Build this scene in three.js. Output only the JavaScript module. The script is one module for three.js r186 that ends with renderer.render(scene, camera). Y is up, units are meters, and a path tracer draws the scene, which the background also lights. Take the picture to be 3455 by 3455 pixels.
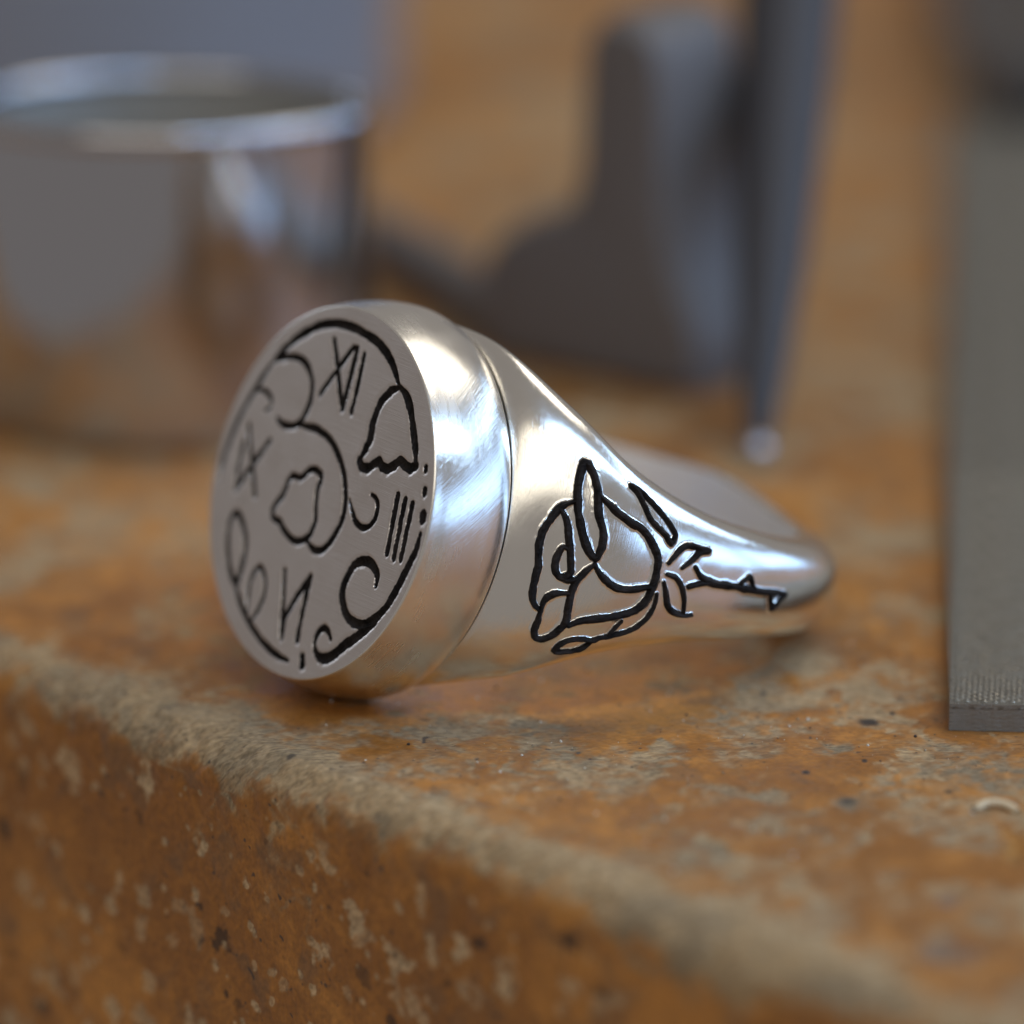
import * as THREE from 'three';
import { RoundedBoxGeometry } from 'three/addons/geometries/RoundedBoxGeometry.js';
import { mergeGeometries, toCreasedNormals } from 'three/addons/utils/BufferGeometryUtils.js';
import { RectAreaLightUniformsLib } from 'three/addons/lights/RectAreaLightUniformsLib.js';

// ---------------------------------------------------------------- camera, light, exposure (metres, y up)
const MM = 0.001;
const scene = new THREE.Scene();
const renderer = new THREE.WebGLRenderer({ antialias: true });
renderer.setSize(1024, 1024);
renderer.toneMapping = THREE.LinearToneMapping;
renderer.toneMappingExposure = 1.27;
renderer.shadowMap.enabled = true;

const camera = new THREE.PerspectiveCamera(10.0, 1, 0.01, 10);
camera.position.set(7.1049 * MM, 69.0729 * MM, 207.3770 * MM);
camera.lookAt(7.1049 * MM, 40.4146 * MM, 111.5715 * MM);
camera.focus = 0.2125;
camera.userData.fStop = 21;

scene.background = new THREE.Color().setRGB(0.19, 0.176, 0.165);   // the dim workshop around the bench

RectAreaLightUniformsLib.init();
// each panel: centre, the direction of its long side, size (m), colour, radiance
const PANE = { at: [0.76, 0.165, 0.10], along: [0.12, 0, -1], w: 1.9, h: 0.25, color: [0.40, 0.62, 1.0], power: 1.45 };
const ADDED_PANE = { at: [-0.50, 0.17, -0.66], along: [0.80, 0, -0.60], w: 0.42, h: 0.30, color: [0.80, 0.89, 1.0], power: 1.25 };  // added window, there to lift the face plate and the cup's left edge
const TUBE_FRONT = { at: [0.318, 0.50, 0.31], along: [0.565, 0, -0.183], w: 0.60, h: 0.055, color: [0.44, 0.67, 1.0], power: 11.5 };
const TUBE_SIDE = { at: [0.73, 0.50, -0.27], along: [0.105, 0, -0.78], w: 0.80, h: 0.06, color: [0.44, 0.67, 1.0], power: 4.8 };
const SOFT = { at: [-0.20, 0.62, 0.80], along: [0.97, 0, 0.24], w: 0.8, h: 0.42, color: [1.0, 0.93, 0.80], power: 1.0 };  // added fill panel, stands in for warm bounce from behind the viewer
const OVER = { at: [0.37, 0.84, -0.27], along: [1, 0, 0.2], w: 0.5, h: 0.5, color: [1.0, 0.93, 0.81], power: 1.75 };  // added overhead panel that brightens the bench and warms the bezel

// ---------------------------------------------------------------- helpers
const clamp = (x, a = 0, b = 1) => Math.min(b, Math.max(a, x));
const lerp = (a, b, t) => a + (b - a) * t;
const sstep = (a, b, x) => { const t = clamp((x - a) / (b - a)); return t * t * (3 - 2 * t); };
function hash(x, y, s) {
  let h = Math.imul(x | 0, 374761393) ^ Math.imul(y | 0, 668265263) ^ Math.imul(s | 0, 1274126177);
  h = Math.imul(h ^ (h >>> 13), 1274126177); h ^= h >>> 16;
  return (h >>> 0) / 4294967296;
}
function noise(x, y, s = 0) {
  const i = Math.floor(x), j = Math.floor(y); let u = x - i, v = y - j;
  u = u * u * (3 - 2 * u); v = v * v * (3 - 2 * v);
  const a = hash(i, j, s), b = hash(i + 1, j, s), c = hash(i, j + 1, s), d = hash(i + 1, j + 1, s);
  return a + (b - a) * u + (c - a) * v + (a - b - c + d) * u * v;
}
function pnoise(x, y, px, py, s) {                    // the same, repeating after px, py cells
  const i = Math.floor(x), j = Math.floor(y); let u = x - i, v = y - j;
  u = u * u * (3 - 2 * u); v = v * v * (3 - 2 * v);
  const m = (k, p) => ((k % p) + p) % p;
  const i0 = m(i, px), i1 = m(i + 1, px), j0 = m(j, py), j1 = m(j + 1, py);
  const a = hash(i0, j0, s), b = hash(i1, j0, s), c = hash(i0, j1, s), d = hash(i1, j1, s);
  return a + (b - a) * u + (c - a) * v + (a - b - c + d) * u * v;
}
function fbm(x, y, s, o = 4) { let f = 0, a = 0.5, n = 0; for (let k = 0; k < o; k++) { f += a * noise(x, y, s + k); n += a; x = x * 2.03 + 7.1; y = y * 2.03 - 3.7; a *= 0.5; } return f / n; }
function rng(seed) { let s = seed >>> 0; return () => { s = (Math.imul(s, 1664525) + 1013904223) >>> 0; return s / 4294967296; }; }
function toSRGB(l) { l = clamp(l); return 255 * (l <= 0.0031308 ? 12.92 * l : 1.055 * Math.pow(l, 1 / 2.4) - 0.055); }
function dataTex(n, data, srgb) {
  const t = new THREE.DataTexture(data, n, n, THREE.RGBAFormat);
  t.magFilter = THREE.LinearFilter; t.minFilter = THREE.LinearFilter; t.wrapS = t.wrapT = THREE.RepeatWrapping;
  if (srgb) t.colorSpace = THREE.SRGBColorSpace;
  t.needsUpdate = true; return t;
}
const lin = (r, g, b) => new THREE.Color().setRGB(r, g, b);
const used = {};
function numbered(name) { const k = used[name] = (used[name] ?? -1) + 1; return k ? `${name}_${String(k).padStart(3, '0')}` : name; }
function tag(o, label, category, group) { o.userData.label = label; if (category) o.userData.category = category; if (group) o.userData.group = group; return o; }
function mesh(name, geo, mat, parent = scene) {
  const m = new THREE.Mesh(geo, mat); m.name = parent === scene ? numbered(name) : name; m.castShadow = m.receiveShadow = true; parent.add(m); return m;
}
function thing(name, label, category, pos = [0, 0, 0], turn = 0) {
  const g = new THREE.Group(); g.name = numbered(name); g.position.set(pos[0] * MM, pos[1] * MM, pos[2] * MM); g.rotation.y = turn; scene.add(g); return tag(g, label, category);
}
function indexed(pos, idx, uv, nor) {
  const g = new THREE.BufferGeometry();
  g.setAttribute('position', new THREE.BufferAttribute(pos instanceof Float32Array ? pos : new Float32Array(pos), 3));
  if (uv) g.setAttribute('uv', new THREE.BufferAttribute(uv instanceof Float32Array ? uv : new Float32Array(uv), 2));
  g.setIndex(new THREE.BufferAttribute(idx instanceof Uint32Array ? idx : new Uint32Array(idx), 1));
  if (nor) g.setAttribute('normal', new THREE.BufferAttribute(nor, 3)); else g.computeVertexNormals();
  return g;
}
const mmGeo = (g) => { g.scale(MM, MM, MM); return g; };

// ---------------------------------------------------------------- the sources of light: a window and tube lamps, plus an added back window and fill panels
function glow(c, k) { return new THREE.MeshStandardMaterial({ color: 0x000000, emissive: lin(...c), emissiveIntensity: k, roughness: 0.6 }); }
const frameMat = new THREE.MeshStandardMaterial({ color: lin(0.35, 0.33, 0.3), roughness: 0.6 });
const darkMat = new THREE.MeshStandardMaterial({ color: lin(0.05, 0.05, 0.055), roughness: 0.6 });
function facing(o, L) {                                 // long side along L.along, turned to the bench
  const X = new THREE.Vector3(...L.along).normalize(), Z = new THREE.Vector3(...L.at).negate(); if (L.upright) Z.y = 0;
  Z.addScaledVector(X, -Z.dot(X)).normalize(); const Y = new THREE.Vector3().crossVectors(Z, X);
  o.quaternion.setFromRotationMatrix(new THREE.Matrix4().makeBasis(X, Y, Z)); o.position.set(...L.at);
}
function panel(parent, name, L, depth) {
  const pane = mesh(name, new THREE.BoxGeometry(L.w, L.h, 0.008), glow(L.color, L.power * 0.5), parent); pane.position.set(0, L.y ?? 0, -depth);
  const light = new THREE.RectAreaLight(lin(...L.color), L.power, L.w, L.h); light.name = name + '_light'; light.rotation.y = Math.PI; light.position.set(0, L.y ?? 0, 0); parent.add(light);
}
function bars(parent, name, list, mat, z) { for (const [x, y, w, h] of list) { const b = mesh(name, new THREE.BoxGeometry(w, h, 0.03), mat, parent); b.position.set(x, y, z); } }
for (const [P, label] of [[PANE, 'low wide workshop window with grey frame bars beside the bench'], [ADDED_PANE, 'added small window panel with grey frame bars beyond the steel cup']]) {
  const g = thing('window', label, 'window'); facing(g, { ...P, upright: true });
  panel(g, 'window_pane', P, 0.02); const { w, h } = P;
  bars(g, 'frame_bar', [[0, -h / 2 - 0.025, w + 0.1, 0.05], [0, h / 2 + 0.025, w + 0.1, 0.05], [-w / 2 - 0.025, 0, 0.05, h], [w / 2 + 0.025, 0, 0.05, h], [0.08 * w, 0, 0.04, h]], frameMat, 0.02);
}
for (const [L, name, label] of [[TUBE_FRONT, 'tube_lamp', 'bluish daylight tube lamp hanging over the front of the bench'], [TUBE_SIDE, 'tube_lamp', 'longer bluish daylight tube lamp hanging along the window'], [SOFT, 'fill_lamp', 'added wide warm white fill panel high behind the viewer'], [OVER, 'added_overhead_lamp', 'added square warm white fill panel high above the bench']]) {
  const g = thing(name, label, 'lamp'); facing(g, L); panel(g, 'lamp_panel', L, 0.02);
  const { w, h } = L, q = 0.02; bars(g, 'lamp_frame', [[0, h / 2 + q / 2, w + 2 * q, q], [0, -h / 2 - q / 2, w + 2 * q, q], [-w / 2 - q / 2, 0, q, h], [w / 2 + q / 2, 0, q, h]], darkMat, 0);
}

// ---------------------------------------------------------------- the bench: a thick brown board with a worn rounded edge
// s runs along the front edge, t over the surface: up the front face (t < 0), round the edge, back over the top
const EDGE = { x: 0, z: 9.85, ex: 0.661, ez: 0.750, gx: 0.750, gz: -0.661, r: 1.7 };
const ARC = EDGE.r * Math.PI / 4;
function benchPoint(s, t, up) {                        // mm; up: out along the surface's normal
  let d, y, nx, ny;
  if (t > ARC) { d = EDGE.r + (t - ARC); y = 0; nx = 0; ny = 1; }
  else if (t < -ARC) { d = 0; y = -EDGE.r + (t + ARC); nx = -1; ny = 0; }
  else { const a = (t + ARC) / EDGE.r; d = EDGE.r * (1 - Math.cos(a)); y = -EDGE.r + EDGE.r * Math.sin(a); nx = -Math.cos(a); ny = Math.sin(a); }
  d += nx * up; y += ny * up;
  return [EDGE.x + EDGE.ex * s + EDGE.gx * d, y, EDGE.z + EDGE.ez * s + EDGE.gz * d];
}
const stOf = (x, z) => { const dx = x - EDGE.x, dz = z - EDGE.z; return [dx * EDGE.ex + dz * EDGE.ez, dx * EDGE.gx + dz * EDGE.gz - EDGE.r + ARC]; };
// stains and worn places copied from the board: x, z, reach in x, reach in z (mm), kind
const PATCHES = [
  [13.06,-0.73,1.29,1.43,"g"],
  [16.83,-0.73,0.74,1.2,"w"],
  [16.51,-0.1,0.22,0.5,"d"],
  [16.94,1.45,1.67,0.93,"w"],
  [16.33,4.2,1.94,1.67,"w"],
  [15.56,6.58,1.63,1.63,"w"],
  [18.84,6.29,0.87,0.83,"g"],
  [20.26,3.38,0.6,0.61,"k"],
  [21.16,2.31,0.14,0.25,"k"],
  [22.56,6.14,0.58,0.65,"g"],
  [24.03,8.92,2.47,2.63,"g"],
  [19.18,12.33,0.94,1.18,"g"],
  [19.01,12.05,0.47,0.51,"d"],
  [19.32,9.78,0.33,0.34,"w"],
  [22.72,15.09,2.31,2.76,"w"],
  [24.41,16.99,0.55,2.17,"o"],
  [16.0,14.55,1.39,1.66,"w"],
  [11.22,7.46,1.05,1.47,"w"],
  [10.89,10.35,0.94,1.15,"w"],
  [14.45,11.2,0.85,1.14,"w"],
  [14.08,16.72,0.55,0.81,"g"],
  [17.74,23.73,1.42,1.52,"w"],
  [21.4,27.19,1.22,1.71,"p"],
  [21.75,22.21,0.54,1.02,"p"],
  [8.08,3.89,1.36,1.83,"g"],
  [8.27,5.99,1.16,1.19,"w"],
  [9.51,6.88,0.12,0.24,"k"],
  [17.65,9.06,0.15,0.26,"k"],
  [16.49,11.77,0.66,0.85,"w"],
  [19.82,7.76,0.11,0.23,"k"],
  [22.64,11.06,0.28,0.28,"k"],
  [-0.93,5.4,3.19,1.8,"w"],
  [2.99,8.63,2.85,2.05,"w"],
  [4.85,4.5,1.94,1.51,"w"],
  [2.78,2.53,0.39,0.49,"g"],
  [-0.87,7.17,0.25,0.24,"d"],
  [-4.94,2.68,2.93,1.85,"w"],
  [-8.16,-1.68,2.99,1.6,"w"],
];
const KIND = { w: [0.40, 0.275, 0.15], g: [0.28, 0.21, 0.125], d: [0.07, 0.055, 0.042], k: [0.018, 0.015, 0.016], o: [0.46, 0.24, 0.06], p: [0.21, 0.15, 0.12] };
function wornAt(s, t, x, z) {                          // 0 varnished .. 1 bare
  const wx = x + 1.5 * (fbm(x * 0.8, z * 0.8, 11, 4) - 0.5) * 2, wz = z + 1.9 * (fbm(x * 0.8 + 9, z * 0.8, 15, 4) - 0.5) * 2;
  let f = 0.55 * fbm(wx * 0.3, wz * 0.22, 21, 5) + 0.45 * fbm(wx * 0.95, wz * 0.7, 25, 4);
  const edge = Math.exp(-(((t - 0.6) / 1.3) ** 2)), grain = fbm(x * 2.6, z * 2.6, 33, 4) - 0.5;
  const down = sstep(-0.2, -2.4, t);
  f += edge * 0.24 * (0.6 + 0.8 * fbm(s * 0.3, 3, 77, 2)) - 0.006 - 0.195 * down;
  return 0.4 * sstep(0.42, 0.6, f) + 0.6 * sstep(0.5, 0.66, f + 0.34 * grain);
}
const CHIPS = (() => {                                  // pale chips knocked out of the front face
  const r = rng(77), out = [];
  for (let k = 0; k < 1500; k++) { const big = Math.pow(r(), 2.6); out.push([lerp(-34, 40, r()), lerp(-27, -1.8, r()), 0.11 + 0.56 * big, 0.13 + 0.6 * big, r() < 0.88 ? 0 : 1, r()]); }
  return out;
})();
const chipCells = new Map();
for (const c of CHIPS) for (let i = Math.floor((c[0] - 1.6) / 2); i <= Math.floor((c[0] + 1.6) / 2); i++) for (let j = Math.floor((c[1] - 1.6) / 2); j <= Math.floor((c[1] + 1.6) / 2); j++) { const k = i * 1000 + j; if (!chipCells.has(k)) chipCells.set(k, []); chipCells.get(k).push(c); }
function board(s, t, out) {                             // out: r, g, b, roughness, fine height 0..1, coarse height in mm
  const p = benchPoint(s, t, 0), front = t < -ARC, x = EDGE.ex * s + EDGE.gx * t, z = EDGE.z + EDGE.ez * s + EDGE.gz * t;
  let worn = wornAt(s, t, x, z);
  const lowf = fbm(x * 0.12, z * 0.12, 41, 4), mid = fbm(x * 1.1, z * 0.9, 51, 4), fine = fbm(x * 5.5, z * 6.5, 61, 4), fib = fbm(x * 3.0 + 2 * mid, z * 14, 71, 3);
  // varnish
  const k1 = sstep(0.3, 0.7, lowf * 0.6 + mid * 0.4);
  let r = lerp(0.27, 0.46, k1), g = lerp(0.100, 0.188, k1), b = lerp(0.015, 0.034, k1);
  const dirt = sstep(0.55, 0.75, fbm(x * 0.7 + 31, z * 0.7, 81, 4)) * 0.5; r = lerp(r, 0.16, dirt); g = lerp(g, 0.085, dirt); b = lerp(b, 0.04, dirt);
  const v = 0.6 + 0.66 * fine + 0.22 * noise(x * 8.3, z * 8.9, 78); r *= v; g *= v; b *= v;
  let rough = 0.36 + 0.22 * mid + 0.1 * fine, h = 0.5 + 0.22 * (fine - 0.5), H = 0.03 * (mid - 0.5);
  // bare, fibrous places
  const put = (m, c, dr) => { r = lerp(r, c[0], m); g = lerp(g, c[1], m); b = lerp(b, c[2], m); rough = lerp(rough, dr, m); };
  const grey = sstep(0.45, 0.62, fbm(x * 0.45 + 5, z * 0.45, 91, 3));
  const spk = noise(x * 9.5, z * 10.5, 75) * 0.6 + noise(x * 4.1, z * 4.6, 76) * 0.4, fv = 0.5 + 0.6 * fib + 0.7 * (fine - 0.5) + 0.34 * (spk - 0.5);
  put(worn * 0.93, [lerp(0.46, 0.34, grey) * fv, lerp(0.315, 0.25, grey) * fv, lerp(0.165, 0.145, grey) * fv], 0.85);
  h = lerp(h, 0.15 + 0.75 * fib, worn); H += -0.05 * worn + 0.07 * worn * (fbm(x * 2.1, z * 3.2, 95, 3) - 0.5);
  if (!front) for (const q of PATCHES) {
    const dx = (p[0] - q[0]) / q[2], dz = (p[2] - q[1]) / q[3]; if (dx * dx + dz * dz > 3) continue;
    const d = Math.hypot(dx, dz) + 0.9 * (fbm(x * 1.3 + q[0], z * 1.1, 101, 4) - 0.5), m = (1 - sstep(0.5, 1.05, d)) * (q[4] === 'k' ? 0.95 : q[4] === 'd' ? 0.8 : 0.28 + 0.62 * sstep(0.36, 0.62, fbm(x * 2.3, z * 2.0, 103, 4)));
    if (m <= 0) continue;
    const c = KIND[q[4]], e = q[4] === 'k' ? 1 : fv; put(m, [c[0] * e, c[1] * e, c[2] * e], q[4] === 'k' ? 0.4 : 0.86);
    h = lerp(h, 0.15 + 0.75 * fib, m); H -= (q[4] === 'o' ? 0.35 : q[4] === 'w' || q[4] === 'g' ? 0.06 : 0) * m;
  }
  // dark pits and pale grit stuck in the surface
  const pit = noise(x * 2.7 + 40, z * 2.7, 111) * noise(x * 6.1, z * 5.3, 113); if (pit > 0.66) { const m = sstep(0.66, 0.8, pit) * 0.8; put(m, [0.05, 0.04, 0.035], 0.7); H -= 0.04 * m; }
  if (front && t > -30 && s > -36 && s < 42) {
    for (const c of chipCells.get(Math.floor(s / 2) * 1000 + Math.floor(t / 2)) ?? []) {
      const a = (s - c[0]) / c[2], bb = (t - c[1]) / c[3]; const d = Math.hypot(a, bb) + 2.6 * (fbm(s * 2.1 + c[5] * 50, t * 2.1, 121, 4) - 0.5);
      if (d > 1) continue; const m = (1 - sstep(0.45, 1, d)) * (0.35 + 0.5 * c[5]);
      put(m, c[4] ? [0.05, 0.03, 0.02] : [0.62 * fv, 0.43 * fv, 0.24 * fv], 0.85); H -= 0.07 * m; h = lerp(h, 0.2 + 0.7 * fine, m);
    }
  }
  out[0] = r; out[1] = g; out[2] = b; out[3] = clamp(rough, 0.2, 1); out[4] = clamp(h); out[5] = H;
}
const NEAR = { s0: -42, t0: -30, size: 80 }, FAR = { size: 220 };
function boardMaps(n, size, s0, t0) {
  const col = new Uint8Array(n * n * 4), aux = new Uint8Array(n * n * 4), o = [0, 0, 0, 0, 0, 0];
  for (let j = 0; j < n; j++) for (let i = 0; i < n; i++) {
    board(s0 + (i + 0.5) / n * size, t0 + (j + 0.5) / n * size, o);
    const k = (j * n + i) * 4; col[k] = toSRGB(o[0]); col[k + 1] = toSRGB(o[1]); col[k + 2] = toSRGB(o[2]); col[k + 3] = 255;
    aux[k] = 255 * o[4]; aux[k + 1] = 255 * o[3]; aux[k + 2] = 0; aux[k + 3] = 255;
  }
  const h = new Uint8Array(n * n * 4); for (let k = 0; k < n * n * 4; k += 4) { h[k] = h[k + 1] = h[k + 2] = aux[k]; h[k + 3] = 255; }
  return [dataTex(n, col, true), dataTex(n, aux, false), dataTex(n, h, false)];
}
function boardMaterial([map, aux, bump], channel) {
  for (const t of [map, aux, bump]) { t.channel = channel; if (channel) t.wrapS = t.wrapT = THREE.MirroredRepeatWrapping; }
  return new THREE.MeshPhysicalMaterial({ map, roughnessMap: aux, roughness: 1, metalness: 0, bumpMap: bump, bumpScale: 0.00013, specularIntensity: 0.9 });
}
const TEXN = 2048;
const boardNear = boardMaterial(boardMaps(TEXN, NEAR.size, NEAR.s0, NEAR.t0), 0), boardFar = boardMaterial(boardMaps(1024, FAR.size, -150, -20), 1);
{
  const axis = (lo, a, b, hi, fine) => { const v = []; let st = 40; for (let x = lo; x < a - 0.01;) { v.push(x); st = Math.min(40, Math.max(1, (a - x) * 0.3)); x += st; } const n = Math.round((b - a) / fine); for (let k = 0; k <= n; k++) v.push(a + (b - a) * k / n); for (let x = b; x < hi;) { x += Math.min(40, Math.max(1, (x - b) * 0.3)); v.push(Math.min(x, hi)); } return v; };
  const S = axis(-420, -41.5, 37.5, 420, 0.17), T = axis(-60, -29.5, 49.5, 520, 0.17), ns = S.length, nt = T.length;
  const pos = new Float32Array(ns * nt * 3), uv = new Float32Array(ns * nt * 2), uv1 = new Float32Array(ns * nt * 2), o = [0, 0, 0, 0, 0, 0];
  for (let j = 0; j < nt; j++) for (let i = 0; i < ns; i++) {
    const s = S[i], t = T[j], k = j * ns + i; let up = 0;
    if (s > -43 && s < 39 && t > -31 && t < 51) { board(s, t, o); up = o[5]; }
    const e = Math.exp(-((t / 3) ** 2)); up += e * (0.5 * (fbm(s * 0.13, 1.5, 201, 3) - 0.5) + 0.34 * (fbm(s * 1.5, t * 1.5, 205, 4) - 0.5));
    const p = benchPoint(s, t, up);
    if (p[1] > -0.001 && p[0] > -9 && p[0] < 30 && p[2] > -25 && p[2] < 9) p[1] = Math.min(p[1], 0.0);
    pos.set([p[0] * MM, p[1] * MM, p[2] * MM], k * 3);
    uv.set([(s - NEAR.s0) / NEAR.size, (t - NEAR.t0) / NEAR.size], k * 2); uv1.set([(s + 150) / FAR.size, (t + 20) / FAR.size], k * 2);
  }
  const near = [], far = [];
  for (let j = 0; j + 1 < nt; j++) for (let i = 0; i + 1 < ns; i++) {
    const a = j * ns + i, b = a + 1, c = a + ns, d = c + 1, q = S[i] > -41.6 && S[i + 1] < 37.6 && T[j] > -29.6 && T[j + 1] < 49.6 ? near : far;
    q.push(a, b, d, a, d, c);
  }
  const g = new THREE.BufferGeometry();
  g.setAttribute('position', new THREE.BufferAttribute(pos, 3)); g.setAttribute('uv', new THREE.BufferAttribute(uv, 2)); g.setAttribute('uv1', new THREE.BufferAttribute(uv1, 2));
  g.setIndex(new THREE.BufferAttribute(new Uint32Array([...near, ...far].length ? Uint32Array.from(near.concat(far)) : []), 1));
  g.addGroup(0, near.length, 0); g.addGroup(near.length, far.length, 1); g.computeVertexNormals();
  const m = mesh('workbench_surface', g, [boardNear, boardFar]); m.userData.kind = 'structure'; m.userData.label = 'worn orange brown workbench board with a pale rubbed front edge';
}

// ---------------------------------------------------------------- metals
function streakTex(n, layers, seed, base = 0.5) {       // fine parallel scratches, repeating
  const d = new Uint8Array(n * n * 4);
  for (let j = 0; j < n; j++) for (let i = 0; i < n; i++) {
    let f = base; layers.forEach(([px, py, a, sharp], k) => { let v = pnoise(i / n * px, j / n * py, px, py, seed + k * 7); if (sharp) v = Math.pow(v, sharp); f += a * (v - (sharp ? 1 / (sharp + 1) : 0.5)); });
    const q = (j * n + i) * 4; d[q] = d[q + 1] = d[q + 2] = 255 * clamp(f); d[q + 3] = 255;
  }
  return dataTex(n, d, false);
}
const streak = streakTex(1024, [[6, 180, 0.5], [14, 420, 0.5], [3, 90, 0.35], [9, 260, 0.9, 7]], 5);
const blotch = streakTex(512, [[5, 5, 0.5], [11, 11, 0.35], [23, 23, 0.2], [8, 150, 0.5]], 55);
const satin = streakTex(512, [[5, 5, 0.22], [11, 11, 0.14], [23, 23, 0.1], [7, 170, 0.14]], 155, 0.75);
function turned(tex, rep, rot) { const t = tex.clone(); t.repeat.set(rep, rep); t.rotation = rot; t.needsUpdate = true; return t; }
const SILVER = lin(0.90, 0.87, 0.82);
const plateMat = new THREE.MeshPhysicalMaterial({ color: lin(0.66, 0.605, 0.58), metalness: 1, roughness: 0.50, roughnessMap: turned(satin, 1, 0.3), bumpMap: turned(streak, 1.3, 1.57), bumpScale: 0.000007 });
const bezelMat = new THREE.MeshPhysicalMaterial({ color: SILVER, metalness: 1, roughness: 0.32, roughnessMap: turned(satin, 0.8, 0), bumpMap: turned(streak, 1.9, 0.75), bumpScale: 0.000002 });
const shankMat = new THREE.MeshPhysicalMaterial({ color: SILVER, metalness: 1, roughness: 0.25, roughnessMap: turned(satin, 0.8, 0.6), bumpMap: turned(streak, 1.9, 1.45), bumpScale: 0.0000014 });
const oxideMat = new THREE.MeshPhysicalMaterial({ color: lin(0.034, 0.026, 0.023), map: turned(blotch, 3, 0.4), metalness: 0, roughness: 0.8, specularIntensity: 0.3, bumpMap: turned(blotch, 4, 0), bumpScale: 0.00002 });

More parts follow.
